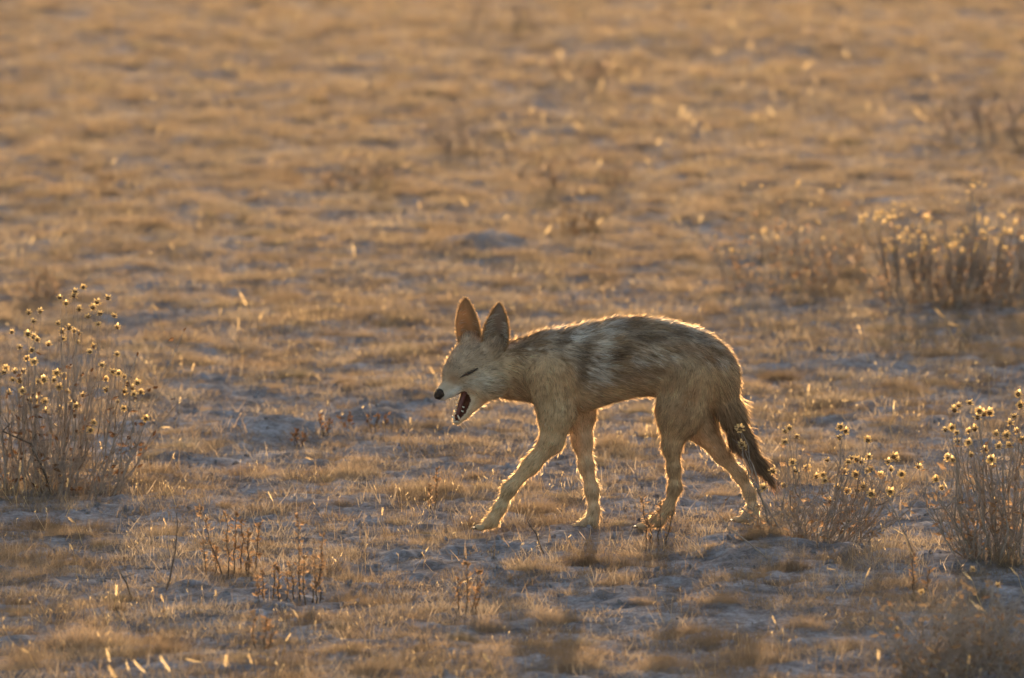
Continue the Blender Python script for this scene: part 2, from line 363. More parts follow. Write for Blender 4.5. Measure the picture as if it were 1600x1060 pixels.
chain([(860, 590, -34, 39), (870, 646, -39, 28), (862, 690, -41, 17), (830, 727, -43, 11.5), (796, 764, -44, 9.2), (781, 794, -45, 7.8), (769, 814, -45, 8.2), (757, 822, -45, 5.8)], 1.0, 12, .0112, CREAM, .34)
chain([(898, 596, 40, 38), (904, 646, 39, 25), (910, 690, 37, 14), (916, 728, 35, 10.3), (925, 766, 33, 9), (928, 798, 31, 7.2), (925, 814, 31, 7.8), (906, 821, 30, 5.6)], 1.0, 12, .0108, PALE, .34)
chain([(1074, 594, 2, 44), (1063, 646, -8, 37), (1049.5, 696, -10, 14), (1053, 733, -6, 8.6), (1055, 762, -6, 8.8), (1044, 794, -8, 7.2), (1030, 813, -10, 7.8), (1010, 820, -10, 5.6)], .9, 12, .0135, TAN, .34)
chain([(1082, 608, 50, 40), (1094, 664, 60, 25), (1129, 712, 66, 11.5), (1157, 744, 68, 8.2), (1171, 770, 68, 7.6), (1177, 795, 68, 6.6), (1171, 806, 67, 7.2), (1159, 811, 66, 5.2)], 1.0, 12, .0109, PALE, .34)
chain([(1112, 566, 34, 23), (1127, 602, 34, 20), (1139, 640, 33, 19), (1156, 682, 32, 14), (1180, 720, 30, 8), (1200, 747, 29, 3)], .9, 12, .046, np.array((.36, .22, .13)), .26)

PR = []   # primitive: a, b, ra, rb, ky, k, hair, col, lift
for pts, ky, k, hair, col, lift in CH:
    for p, q in zip(pts[:-1], pts[1:]):
        a, b = at_y(p[0], p[1], p[2] * s_), at_y(q[0], q[1], q[2] * s_)
        PR.append((a, b, p[3] * s_, q[3] * s_, ky, k * s_, hair, col, lift))
def prim_d(P, pr):
    a, b, ra, rb, ky = pr[:5]
    m = np.array([1, 1 / ky, 1]); A, B = a * m, b * m; ba = B - A
    Q = P * m.astype(P.dtype)
    t = np.clip(((Q - A) @ ba) / (ba @ ba), 0, 1)
    return np.linalg.norm(Q - A - t[..., None] * ba, axis=-1) - (ra + t * (rb - ra))
MOUTH = [(at_y(723.5, 625, -38 * s_), at_y(719, 639, -38 * s_), 12 * s_, 10 * s_, 1.0), (at_y(719, 639, -38 * s_), at_y(713, 653.5, -42 * s_), 10 * s_, 5.6 * s_, 1.0)]
EYE = [(at_y(720, 589, -52 * s_), at_y(731, 584, -46 * s_), 1.2 * s_, 1.9 * s_, 1.0), (at_y(731, 584, -46 * s_), at_y(745, 577, -40 * s_), 1.9 * s_, 1.0 * s_, 1.0)]
VX = .0026
lo = np.min([np.minimum(p[0], p[1]) - max(p[2], p[3]) for p in PR], 0) - .012
hi = np.max([np.maximum(p[0], p[1]) + max(p[2], p[3]) for p in PR], 0) + .012
dim = np.ceil((hi - lo) / VX).astype(int) + 1
G = np.full(dim, .05, np.float32)
def sub(pr, pad):
    l = np.minimum(pr[0], pr[1]) - max(pr[2], pr[3]) * max(1, pr[4]) - pad; h = np.maximum(pr[0], pr[1]) + max(pr[2], pr[3]) * max(1, pr[4]) + pad
    i0 = np.maximum(((l - lo) / VX).astype(int), 0); i1 = np.minimum(((h - lo) / VX).astype(int) + 2, dim)
    g = np.stack(np.meshgrid(*[(lo[q] + VX * np.arange(i0[q], i1[q])).astype(np.float32) for q in range(3)], indexing='ij'), -1)
    return tuple(slice(i0[q], i1[q]) for q in range(3)), g
for pr in PR:
    sl, g = sub(pr, .018); d = prim_d(g, pr); k = pr[5]; a = G[sl]
    h = np.maximum(k - np.abs(a - d), 0) / k
    G[sl] = np.minimum(a, d) - h * h * k * .25
for pr in MOUTH:
    sl, g = sub(pr, .01); d = -prim_d(g, pr); a = G[sl]; k = .003; h = np.maximum(k - np.abs(a - d), 0) / k
    G[sl] = np.maximum(a, d) + h * h * k * .25

def surface_nets(G):
    sg = G < 0
    cs = [sg[i:sg.shape[0] - 1 + i, j:sg.shape[1] - 1 + j, k:sg.shape[2] - 1 + k] for i in (0, 1) for j in (0, 1) for k in (0, 1)]
    cnt = sum(c.astype(np.int8) for c in cs); act = (cnt > 0) & (cnt < 8)
    I = np.argwhere(act); idx = np.full(act.shape, -1, np.int64); idx[act] = np.arange(len(I))
    acc = np.zeros((len(I), 3)); num = np.zeros(len(I))
    corners = [(i, j, k) for i in (0, 1) for j in (0, 1) for k in (0, 1)]
    for a in corners:
        for ax in range(3):
            if a[ax]: continue
            b = list(a); b[ax] = 1
            va = G[I[:, 0] + a[0], I[:, 1] + a[1], I[:, 2] + a[2]]; vb = G[I[:, 0] + b[0], I[:, 1] + b[1], I[:, 2] + b[2]]
            m = (va < 0) != (vb < 0); t = np.where(m, va / np.where(m, va - vb, 1), 0)
            p = np.array(a, float)[None] + 0 * t[:, None]; p[:, ax] += t
            acc[m] += p[m]; num[m] += 1
    V = I + acc / num[:, None]
    Fs = []
    for ax in range(3):
        o1, o2 = (ax + 1) % 3, (ax + 2) % 3
        n = list(G.shape); s0 = [slice(0, d) for d in n]; s1 = list(s0); s0[ax] = slice(0, n[ax] - 1); s1[ax] = slice(1, n[ax])
        A, B = sg[tuple(s0)], sg[tuple(s1)]
        E = np.argwhere(A != B); E = E[(E[:, o1] > 0) & (E[:, o2] > 0) & (E[:, o1] < n[o1] - 1) & (E[:, o2] < n[o2] - 1)]
        flip = B[E[:, 0], E[:, 1], E[:, 2]]
        q = []
        for d1, d2 in ((0, 0), (-1, 0), (-1, -1), (0, -1)):
            e = E.copy(); e[:, o1] += d1; e[:, o2] += d2; q.append(idx[e[:, 0], e[:, 1], e[:, 2]])
        q = np.stack(q, -1); q[~flip] = q[~flip][:, ::-1]; Fs.append(q)
    F = np.concatenate(Fs)[:, ::-1]
    return V, F
BV, BF = surface_nets(G); BV = lo + BV * VX
def grad(P):
    q = (P - lo) / VX; i = np.clip(np.round(q).astype(int), 1, dim - 2); r = []
    for ax in range(3):
        a, b = i.copy(), i.copy(); a[:, ax] -= 1; b[:, ax] += 1
        r.append(G[b[:, 0], b[:, 1], b[:, 2]] - G[a[:, 0], a[:, 1], a[:, 2]])
    g = np.stack(r, -1); return g / (np.linalg.norm(g, axis=1, keepdims=True) + 1e-9)

SADDLE = np.array([(780, 552), (830, 560), (880, 588), (930, 612), (975, 600), (1040, 588), (1090, 585), (1130, 572), (1160, 560)], float)
BLOBS = [(935, 575, 17, 40, .3, SILVER, 1.), (958, 512, 26, 13, -.5, SILVER, .9), (905, 522, 22, 12, -.4, SILVER, .8), (1090, 523, 30, 9, .5, SILVER, .7), (1003, 562, 26, 10, 0, SILVER, .6), (868, 517, 20, 8, -.3, SILVER, .6), (1048, 508, 30, 7, .3, SILVER, .6),
         (1010, 526, 34, 11, .05, DARK, .8), (968, 552, 24, 13, -.5, DARK, .9), (910, 560, 10, 34, .2, DARK, .65), (880, 528, 9, 22, .6, DARK, .6), (985, 507, 24, 8, 0, DARK, .75), (1062, 520, 30, 9, .3, DARK, .65), (835, 535, 30, 9, -.3, DARK, .55), (905, 596, 10, 16, 0, DARK, .45),
         (1085, 545, 38, 11, .1, RUST * .8, .6), (1114, 556, 24, 6, -.4, RUST, .9), (1045, 578, 24, 10, -.3, RUST * .75, .7), (1078, 622, 14, 22, .4, RUST, .75), (1060, 640, 22, 14, .6, RUST * .9, .5), (1050, 600, 26, 14, -.5, RUST * .9, .5), (990, 590, 20, 14, 0, RUST * 1.2, .3), (845, 570, 30, 14, .3, GREYTAN * .8, .5), (806, 603, 6, 16, -.3, RUST * .55, .8), (795, 606, 4, 14, .2, DARK * 2, .6), (1100, 530, 16, 8, .5, DARK, .5), (1125, 560, 10, 16, -.3, SILVER, .5)]
def weights(P):
    D = np.stack([prim_d(P, pr) for pr in PR], -1)
    D = D - D.min(1, keepdims=True); w = np.exp(-D / .010); return w / w.sum(1, keepdims=True)
def coat(P, w=None):
    """colour of the animal at P"""
    if w is None: w = weights(P)
    C = w @ np.array([pr[7] for pr in PR])
    px, py = pix(P); px = px - 0; n1 = fbm(px / 26, py / 16, P[:, 1] * 30, 41, 3); n2 = fbm(px / 9, py / 6, P[:, 1] * 60, 51, 2); n3 = fbm(px / 60, py / 45, 0, 61, 2); n4 = fbm(px / 13 - py / 30, py / 3.6 - px / 16, P[:, 1] * 60, 58, 2)
    C = C + (TAN - C) * (sstep(690, 600, py) * .8 * (px > 800))[:, None]; C = C * (.84 + .32 * n3)[:, None]
    tr = w[:, [i for i, pr in enumerate(PR) if pr[6] in (.020, .021)]].sum(1)
    line = np.interp(px, SADDLE[:, 0], SADDLE[:, 1])
    m = sstep(14, -16, py - line + (n1 - .5) * 40) * np.clip(tr * 1.3, 0, 1)
    g = sstep(.36, .62, n1 * .4 + n2 * .25 + n4 * .35)
    sad = DARK * 1.7 + (SILVER * .85 - DARK * 1.7) * g[:, None]
    C = C + (sad - C) * (m * .6)[:, None]
    wt = np.clip(tr + w[:, [i for i, pr in enumerate(PR) if pr[6] == .0135]].sum(1), 0, 1)
    for bx, by, rx, ry, an, c, a in BLOBS:
        dx, dy = px - bx, py - by; u, v = dx * math.cos(an) + dy * math.sin(an), -dx * math.sin(an) + dy * math.cos(an)
        f = min(1, a * 1.15) * np.exp(-((u / rx) ** 2 + (v / ry) ** 2) ** 1.8) * sstep(.28, .56, n2 * .45 + n4 * .55) * wt
        C = C + (c - C) * f[:, None]
    # belly and throat pale, legs rusty on their outer bones, tail dark towards the tip
    C = C + (PALE - C) * (sstep(600, 640, py) * tr * .55)[:, None]
    tl = w[:, [i for i, pr in enumerate(PR) if pr[6] == .046]].sum(1)
    C = C + (DARK * 1.3 - C) * (tl * sstep(600, 690, py + (n1 - .5) * 60) * .75)[:, None]
    C = C + (SILVER * .8 - C) * (tl * sstep(625, 570, py) * .7)[:, None]
    lg = w[:, [i for i, pr in enumerate(PR) if pr[6] in (.0112, .0108, .0109)]].sum(1)
    C = C + (RUST * 1.35 - C) * (lg * .25 * sstep(.45, .75, n3))[:, None]
    # face: pale lip and cheek, darker bridge, eye line
    hd = w[:, [i for i, pr in enumerate(PR) if pr[6] in (.009, .015, .0151, .0038, .0039, .007)]].sum(1)
    f = np.exp(-(((px - 706) + (py - 616) * .9) / 14) ** 2 - (((py - 616) - (px - 706) * -.45) / 8) ** 2) * hd; C = C + (WHITE - C) * (f * .9)[:, None]
    f = np.exp(-((px - 758) / 22) ** 2 - ((py - 600) / 14) ** 2) * hd; C = C + (WHITE * .8 - C) * (f * .6)[:, None]
    f = np.exp(-((px - 708) / 11) ** 2 - ((py - 592) / 9) ** 2) * hd; C = C + (RUST * .8 - C) * (f * .7)[:, None]
    for pr in EYE:
        d = prim_d(P, pr); C = C + (DARK * .6 - C) * (.85 * sstep(.0030, .0008, d))[:, None]
    C *= (.9 + .25 * (n2 - .5) * 2 + .35 * (n4 - .5) * (.3 + tr))[:, None]
    return np.clip(C, .01, .9)
BN = grad(BV); BW = weights(BV); BC = coat(BV, BW)
dm = np.min([prim_d(BV, pr) for pr in MOUTH], 0); inm = dm < .0012
BC[inm] = np.array((.085, .022, .014)) * (.7 + .6 * noise(BV[inm, 0] * 300, BV[inm, 2] * 300, 0, 3))[:, None]
dn = np.linalg.norm(BV - at_y(684, 616, -54 * s_), axis=1); BC[dn < .012] = DARK * .7

jk = empty('jackal', (0.13, 0.03, 0.0), 'tawny jackal with mottled grey back, striding with jaws wide open in a yawn', 'jackal')
M_COAT = vcol('jackal_skin', 0.0, .85, .1); M_FUR = vcol('jackal_fur', .22, .6, .2, .10); M_GUARD = vcol('jackal_guard_hair', .4, .6, .2, .30); M_EAR = vcol('jackal_ear', .22, .8, .1)
body = obj('body', mesh('body', BV, BF, M_COAT, True, BC), jk); body.matrix_parent_inverse = Matrix.Translation((-.13, -.03, 0))

def ribbons(root, d, bend, L, wv, col, tipcol=None, seg=2):
    n = len(root); V, C = [], []
    for k in range(seg + 1):
        t = k / seg; p = root + d * (L * t)[:, None] + bend * (L * t * t)[:, None]; ww = wv * (1 - .85 * t)
        V += [p - ww, p + ww]; c = col if tipcol is None else col + (tipcol - col) * t; C += [c, c]
    m = 2 * (seg + 1); base = (np.arange(n) * m)[:, None]
    F = np.concatenate([base + np.array([2 * k, 2 * k + 1, 2 * k + 3, 2 * k + 2]) for k in range(seg)], 0)
    return np.stack(V, 1).reshape(-1, 3), F, np.stack(C, 1).reshape(-1, 3)
# fur: strands rooted all over the body, lying along the limbs
A = BV[BF[:, 0]]; area = np.linalg.norm(np.cross(BV[BF[:, 1]] - A, BV[BF[:, 3]] - A), axis=1)
fc = BV[BF].mean(1)
w0 = BW[BF[:, 0]]; hl = w0 @ np.array([pr[6] for pr in PR])
dens = area * np.clip(.016 / hl, .8, 2.0); dens[np.min([prim_d(fc, pr) for pr in MOUTH], 0) < .0022] = 0
dens[np.linalg.norm(fc - at_y(683, 617, -54 * s_), axis=1) < .0125] = 0
dens[np.min([prim_d(fc, pr) for pr in EYE], 0) < .0012] = 0
NF = 120000
fi = rng.choice(len(BF), NF, p=dens / dens.sum()); uv = rng.random((NF, 2, 1))
q = BV[BF[fi]]; R0 = (q[:, 0] * (1 - uv[:, 0]) + q[:, 1] * uv[:, 0]) * (1 - uv[:, 1]) + (q[:, 3] * (1 - uv[:, 0]) + q[:, 2] * uv[:, 0]) * uv[:, 1]
N0 = grad(R0); W0 = weights(R0); hl = W0 @ np.array([pr[6] for pr in PR]); lift = W0 @ np.array([pr[8] for pr in PR])
dirs = np.array([(pr[1] - pr[0]) / np.linalg.norm(pr[1] - pr[0]) for pr in PR]); fl = W0 @ dirs
trunk = W0[:, [i for i, pr in enumerate(PR) if pr[6] in (.020, .021)]].sum(1)
fl[:, 2] -= .45 * trunk * np.clip(1.1 - N0[:, 2], 0, 1)
fl += .5 * (np.stack([fbm(R0[:, 0] * 22, R0[:, 2] * 22, R0[:, 1] * 22, 70 + a, 2) for a in range(3)], -1) - .5) + (.15 + .75 * trunk)[:, None] * (np.stack([noise(R0[:, 0] * 75, R0[:, 2] * 75, R0[:, 1] * 75, 80 + a) for a in range(3)], -1) - .5)       # tufts and cowlicks
tang = fl - N0 * np.sum(fl * N0, 1, keepdims=True); tang /= np.linalg.norm(tang, axis=1, keepdims=True) + 1e-6
lf = lift * rng.uniform(.5, 1.5, NF)
D0 = tang + N0 * lf[:, None] + rng.normal(0, .13, (NF, 3)); D0 /= np.linalg.norm(D0, axis=1, keepdims=True)
L0 = hl * rng.uniform(.55, 1.15, NF) * (.85 + .3 * fbm(R0[:, 0] * 40, R0[:, 2] * 40, R0[:, 1] * 40, 90, 2))
side = np.cross(D0, N0 + rng.normal(0, .5, (NF, 3))); side /= np.linalg.norm(side, axis=1, keepdims=True) + 1e-6
wid = (.00042 + .018 * L0) * .72
c0 = coat(R0, W0) * np.exp(rng.normal(0, .30, (NF, 1))) * (.62 + .76 * noise(R0[:, 0] * 130, R0[:, 2] * 130, R0[:, 1] * 130, 33))[:, None]; tick = rng.random(NF) < .10; c0[tick] *= .35
tip = c0 * (1 + .35 * rng.normal(0, 1, (NF, 1)) * trunk[:, None])
V, F, C = ribbons(R0 - N0 * .0012, D0, tang * .12 - N0 * (lf * .35)[:, None], L0, side * wid[:, None], np.clip(c0, .01, .85), np.clip(tip, .01, .9))
# sparse upright guard hairs that stand off the coat
NG = 24000
gi = rng.choice(NF, NG); Rg, Ng, Tg = R0[gi] + rng.normal(0, .0015, (NG, 3)), N0[gi], tang[gi]
Dg = Tg * .75 + Ng * rng.uniform(.25, 1.0, (NG, 1)) + rng.normal(0, .22, (NG, 3)); Dg /= np.linalg.norm(Dg, axis=1, keepdims=True)
Lg = np.clip(hl[gi] * rng.uniform(.5, 1.0, NG), .003, .013) * np.where(hl[gi] > .035, 2.2, 1.0)
sg_ = np.cross(Dg, rng.normal(0, 1, (NG, 3))); sg_ /= np.linalg.norm(sg_, axis=1, keepdims=True) + 1e-6
cg = np.clip(c0[gi] * 1.05, .05, .85); tg = np.clip(cg * .5 + np.array((.38, .27, .14)), .05, .9)  # tips lightened to gold, the rim light put into their colour
V2, F2, C2 = ribbons(Rg - Ng * .001, Dg, Tg * .25, Lg, sg_ * .00042, cg, tg)
F = np.r_[F, F2 + len(V)]; V = np.r_[V, V2]; C = np.r_[C, C2]
fm = mesh('fur', V, F, M_FUR, True, C); fm.materials.append(M_GUARD); fm.polygons.foreach_set('material_index', np.r_[np.zeros(len(F) - len(F2), np.int32), np.ones(len(F2), np.int32)])
fur = obj('fur', fm, body); fur['kind'] = 'stuff'

# ears: curved cups with thickness, hair along the rims and inside
def ear(base, axis_tip, hw, side, front, cupd, outer, inner, hairs, mat_):
    bx, tp = base, axis_tip; ax = tp - bx; L = np.linalg.norm(ax)
    nu, nv = 17, 22; V, C = [], []
    for layer in (0, 1):
        for j in range(nv):
            v = j / (nv - 1)
            w_ = np.interp(v, [0, .12, .3, .5, .68, .84, .94, 1], hw) * s_
            for i in range(nu):
                u = i / (nu - 1) * 2 - 1
                p = bx + ax * v + side * (u * w_) - front * (cupd * s_ * (1 - u * u) * (w_ / (20 * s_))) - front * (.0030 * layer * (1 - .9 * max(abs(u) ** 4, v ** 8)))
                p = p - front * (.10 * L * v * v * .6)
                V.append(p)
                nn = noise(u * 3 + 5, v * 6, 0, 77)
                if layer: c = outer * (.85 + .3 * nn)
                else:
                    e = sstep(.55, .95, abs(u)); c = inner * (.55 + .5 * v + .3 * (nn - .5)) * (1 - e) + outer * e
                C.append(c)
    F = []
    for layer in (0, 1):
        o_ = layer * nu * nv
        for j in range(nv - 1):
            for i in range(nu - 1):
                f = [o_ + j * nu + i, o_ + j * nu + i + 1, o_ + (j + 1) * nu + i + 1, o_ + (j + 1) * nu + i]; F.append(f if layer else f[::-1])
    for j in range(nv - 1):
        for i, fl_ in ((0, 0), (nu - 1, 1)):
            f = [j * nu + i, nu * nv + j * nu + i, nu * nv + (j + 1) * nu + i, (j + 1) * nu + i]; F.append(f if fl_ else f[::-1])
    V = np.array(V); o = obj('ear', mesh('ear', V, np.array(F), mat_, True, np.clip(np.array(C), .01, .9)), body)
    # rim and inner hair
    r = np.random.default_rng(int(base[0] * 1e4) % 997); fr, fd, fl2, fcol = [], [], [], []
    def at(u, v, layer=0):
        a_, b_ = min(v, .9999) * (nv - 1), (min(u, .9999) + 1) / 2 * (nu - 1); j, i = int(a_), int(b_); a_ -= j; b_ -= i; g = lambda q, r2: V[layer * nu * nv + q * nu + r2]
        return (g(j, i) * (1 - b_) + g(j, i + 1) * b_) * (1 - a_) + (g(j + 1, i) * (1 - b_) + g(j + 1, i + 1) * b_) * a_
    for q in range(900):
        u = r.choice([-1, 1]); v = r.random() ** .9
        fr.append(at(u, v) + r.normal(0, .001, 3)); fd.append(ax / L * .8 + side * u * .5 - front * r.uniform(-.3, .5)); fl2.append(r.uniform(.003, .007)); fcol.append(outer * r.uniform(.8, 1.3))
    for q in range(2600):
        u, v = r.uniform(-1, 1), r.random()
        fr.append(at(u, v, 1)); fd.append(ax / L - front * .25 + r.normal(0, .12, 3)); fl2.append(r.uniform(.003, .007)); fcol.append(outer * r.uniform(.8, 1.25))
    for q in range(hairs):
        u, v = (-.95 + .35 * r.random(), r.uniform(.15, .75)) if q % 3 else (r.uniform(.5, .95), r.uniform(.1, .6))
        fr.append(at(u, v)); fd.append(side * (-np.sign(u)) * 1.0 + ax / L * .55 + front * .35 + r.normal(0, .12, 3)); fl2.append(r.uniform(.010, .022) * (1 if q % 3 else .6)); fcol.append((WHITE * .6 + TAN * .4) * r.uniform(.6, 1.1))
    for q in range(700):
        u, v = r.uniform(-1, 1), r.uniform(0, .14)
        fr.append(at(u, v, q % 2)); fd.append(ax / L * .7 + front * (.4 if q % 2 == 0 else -.4) + r.normal(0, .3, 3)); fl2.append(r.uniform(.006, .013)); fcol.append(GREYTAN * r.uniform(.8, 1.2))
    fd = np.array(fd); fd /= np.linalg.norm(fd, axis=1, keepdims=True); sv = np.cross(fd, r.normal(0, 1, fd.shape)); sv /= np.linalg.norm(sv, axis=1, keepdims=True)
    v_, f_, c_ = ribbons(np.array(fr), fd, -.15 * np.array([0, 0, 1.]) + 0 * fd, np.array(fl2), sv * .0006, np.clip(np.array(fcol), .01, .9))
    h = obj('ear_hair', mesh('ear_hair', v_, f_, M_FUR, True, c_), body); h['kind'] = 'stuff'
    return o
def unit(*v): v = np.array(v, float); return v / np.linalg.norm(v)
ear(at_y(772, 550, -18 * s_), at_y(778, 475, -12 * s_), [16, 21, 22.5, 20.5, 16, 10.5, 5.8, 1.0], unit(.93, -.36, 0), unit(-.36, -.93, .05), 13, np.array((.36, .22, .11)), np.array((.34, .235, .17)), 380, M_EAR)
ear(at_y(735, 540, 24 * s_), at_y(725, 467, 26 * s_), [21, 22, 22, 20, 16, 11, 6, 1.0], unit(.88, -.47, -.08), unit(-.47, -.88, .05), 11, np.array((.48, .31, .16)), np.array((.44, .285, .15)), 40, vcol('jackal_backlit_ear', .42, .8, .1))  # far ear: orange backlight glow put into its colour and translucency

def skin(px, py):                               # the point of the coat seen at this column and row
    y = np.linspace(-.16, .05, 600); P = np.stack([at_y(px, py, q) for q in y]); i = np.round((P - lo) / VX).astype(int)
    i = np.clip(i, 0, dim - 1); g = G[i[:, 0], i[:, 1], i[:, 2]]; k = int(np.argmax(g < 0)); return P[k]
def eyelid():
    m = MB(); pts = [skin(x_, y_) + np.array([0, -.0030, 0]) for x_, y_ in ((719, 590), (724, 587.5), (730, 585), (736, 582), (742, 578.5), (747, 575))]
    m.tube(pts, [.0006, .0013, .0017, .0016, .0012, .0005], 6); obj('closed_eyelid', m.mesh('closed_eyelid', solid('eyelid_skin', (.025, .016, .011), (.05, .03, .02), .6, 300, 0), True), body)
eyelid()
# nose pad with nostrils, teeth, tongue, whiskers, claws
M_NOSE = solid('nose_leather', (.022, .013, .009), (.045, .027, .018), .6, 400, .4, .2)
M_TOOTH = solid('tooth_enamel', (.72, .66, .52), (.80, .75, .64), .35, 200, 0, .5)
M_TONGUE = solid('tongue_flesh', (.11, .03, .022), (.16, .045, .033), .5, 300, .3, .4)
M_CLAW = solid('claw_horn', (.03, .022, .016), (.06, .045, .03), .5, 200, 0)
def blob(c, rad, ax1, seed=0, nz=.08, nu=14, nv=9):
    ax1 = unit(*ax1); b = unit(*np.cross(ax1, (0.1, .2, 1))); c2 = np.cross(ax1, b); V, F = [], []
    for j in range(nv + 1):
        th = math.pi * j / nv
        for i in range(nu):
            ph = 2 * math.pi * i / nu; d = np.array([math.cos(th), math.sin(th) * math.cos(ph), math.sin(th) * math.sin(ph)])
            r_ = 1 + nz * (noise(d[0] * 2 + 9, d[1] * 2 + 9, d[2] * 2 + 9, seed) - .5) * 2
            V.append(c + r_ * (ax1 * d[0] * rad[0] + b * d[1] * rad[1] + c2 * d[2] * rad[2]))
    for j in range(nv):
        for i in range(nu): F.append((j * nu + i, j * nu + (i + 1) % nu, (j + 1) * nu + (i + 1) % nu, (j + 1) * nu + i))
    return np.array(V), F
nd = unit(-.62, -.62, -.42)
V, F = blob(at_y(685.8, 615.8, -52 * s_), (7.6 * s_, 8.6 * s_, 8.4 * s_), nd, 4, .2)
V[:, 2] -= .0015 * (V[:, 0] < at_y(682, 616, 0)[0])
for sgn in (-1, 1):                             # press the nostrils in
    c = at_y(684.5, 616, -55 * s_) + nd * 8 * s_ + unit(.7, -.7, 0) * sgn * 4.4 * s_
    d = np.linalg.norm(V - c, axis=1); V = V - nd * (.0035 * np.exp(-(d / .0032) ** 2))[:, None]
obj('nose', mesh('nose', V, F, M_NOSE, True), body)
def tooth(p, d, L, r_):
    p, d = np.array(p), unit(*d); m = MB(); m.tube([p - d * L * .2, p + d * L * .45, p + d * L * .8 + np.array([0, 0, .0006]), p + d * L], [r_, r_ * .8, r_ * .45, r_ * .08], 6); obj('tooth', m.mesh('tooth', M_TOOTH, True), body)
for t, L in ((.10, .0045), (.24, .0055), (.40, .0060), (.55, .0050), (.68, .0042)):                    # far row of the lower jaw
    tooth(at_y(715.5 - 5.5 * t, 621 + 37 * t, (-30 - 14 * t) * s_), (-.35, -.85, .35), L * 1.35, .0022)
for t, L in ((.35, .0045), (.55, .0045)):
    tooth(at_y(727 - 7 * t, 625 + 33 * t, (-48) * s_), (-.8, -.4, .4), L, .0018)
tooth(at_y(709.5, 655, -50 * s_), (-.45, -.5, .8), .011, .0024); tooth(at_y(717.5, 654, -50 * s_), (-.35, -.5, .8), .010, .0023)
for q in range(4): tooth(at_y(709.8 + q * 1.9, 659.5, -50 * s_), (-.5, -.6, .6), .0042, .0014)
for px, py, L in ((696, 622, .012), (703, 619, .006), (708, 617, .006)): tooth(at_y(px, py - 1, -38 * s_), (-.1, .1, -1), L * .6, .0018)
m = MB(); pts = [at_y(726, 612, -30 * s_), at_y(720, 630, -33 * s_), at_y(716, 644, -38 * s_), at_y(713, 652, -41 * s_)]
m.tube([tuple(p) for p in pts], [.006, .006, .0045, .002], 8); obj('tongue', m.mesh('tongue', M_TONGUE, True), body)
M_WH = leafy('whisker_hair', [(0, (.7, .66, .58)), (1, (.8, .76, .68))], .5)
for q in range(12):
    up = q < 7; p = at_y(*((700 + q * 1.5, 612 + q * .8) if up else (716 + (q - 7) * 4, 661 - (q - 7) * 4)), (-46 if up else -36) * s_)
    d = unit(-.6 + .12 * q, -.8, -.35 - .1 * (q % 3)) if up else unit(.2 + .1 * q, -.3, -1)
    L = .030 if up else .020; m = MB(); m.tube([p, p + d * L * .5, p + d * L + np.array([.002, 0, -.004])], [.0003, .00025, .0001], 3); obj('whisker', m.mesh('whisker', M_WH), body)
for (px, py, dp), dd in (((751, 824, -46), (-1, 0, -.4)), ((899, 823, 31), (-1, 0, -.3)), ((1003, 822, -10), (-1, 0, -.3)), ((1154, 812, 68), (-1, 0, -.3))):
    for q in range(4):                          # toes with claws
        off = np.array([-.002 * (q in (1, 2)) * 2, (q - 1.5) * .0075, 0]); c = at_y(px, py, dp * s_) + off
        V, F = blob(c, (.0095, .0052, .0065), (-1, 0, -.15), q, .05, 8, 6); fcol_ = np.tile(CREAM * .6, (len(V), 1))
        t = obj('toe', mesh('toe', V, F, M_COAT, True, fcol_), body)
        e = c + np.array([-.0085, 0, -.001]); m = MB(); m.tube([e, e + np.array([-.005, 0, -.0005]), e + np.array([-.009, 0, -.004])], [.0017, .0013, .0003], 5); obj('claw', m.mesh('claw', M_CLAW, True), body)

# ------------------------------------------------------------------ plants
def seed_head_mesh(r, seed):
    rr = random.Random(seed); m = MB(); n = 15                 # a dark button ringed by pointed bracts
    for k in range(n):
        an = 2 * math.pi * k / n + rr.uniform(-.15, .15); el = rr.uniform(-.7, .4)
        for e2 in (el, el + .8) if k % 2 else (el,):
            d = Vector((math.cos(an) * math.cos(e2), math.sin(an) * math.cos(e2), math.sin(e2))); a = d.cross(Vector((0, 0, 1))).normalized(); b = len(m.v)
            w = r * .25; L = r * rr.uniform(.9, 1.15)
            m.v += [d * r * .45 - a * w * .8, d * r * .45 + a * w * .8, d * L * .75 + a * w + Vector((0, 0, r * .05)), d * L + Vector((0, 0, r * .12)), d * L * .75 - a * w]
            m.f += [(b, b + 1, b + 2, b + 4), (b + 4, b + 2, b + 3)]
    me = m.mesh('seed_head', M_HEAD); me.materials.append(M_CORE)
    V, F = blob(np.zeros(3), (r * .47, r * .44, r * .44), (0, 0, 1), seed, .1, 7, 4); nb = len(me.polygons)
    v0 = [tuple(v.co) for v in me.vertices]; f0 = [tuple(p.vertices) for p in me.polygons]
    me2 = mesh('seed_head', v0 + [tuple(v) for v in V], f0 + [tuple(i + len(v0) for i in f) for f in F], M_HEAD); me2.materials.append(M_CORE)
    for p in me2.polygons: p.material_index = 0 if p.index < nb else 1
    bpy.data.meshes.remove(me); return me2
HEADS = [seed_head_mesh(.0095, i) for i in range(5)]

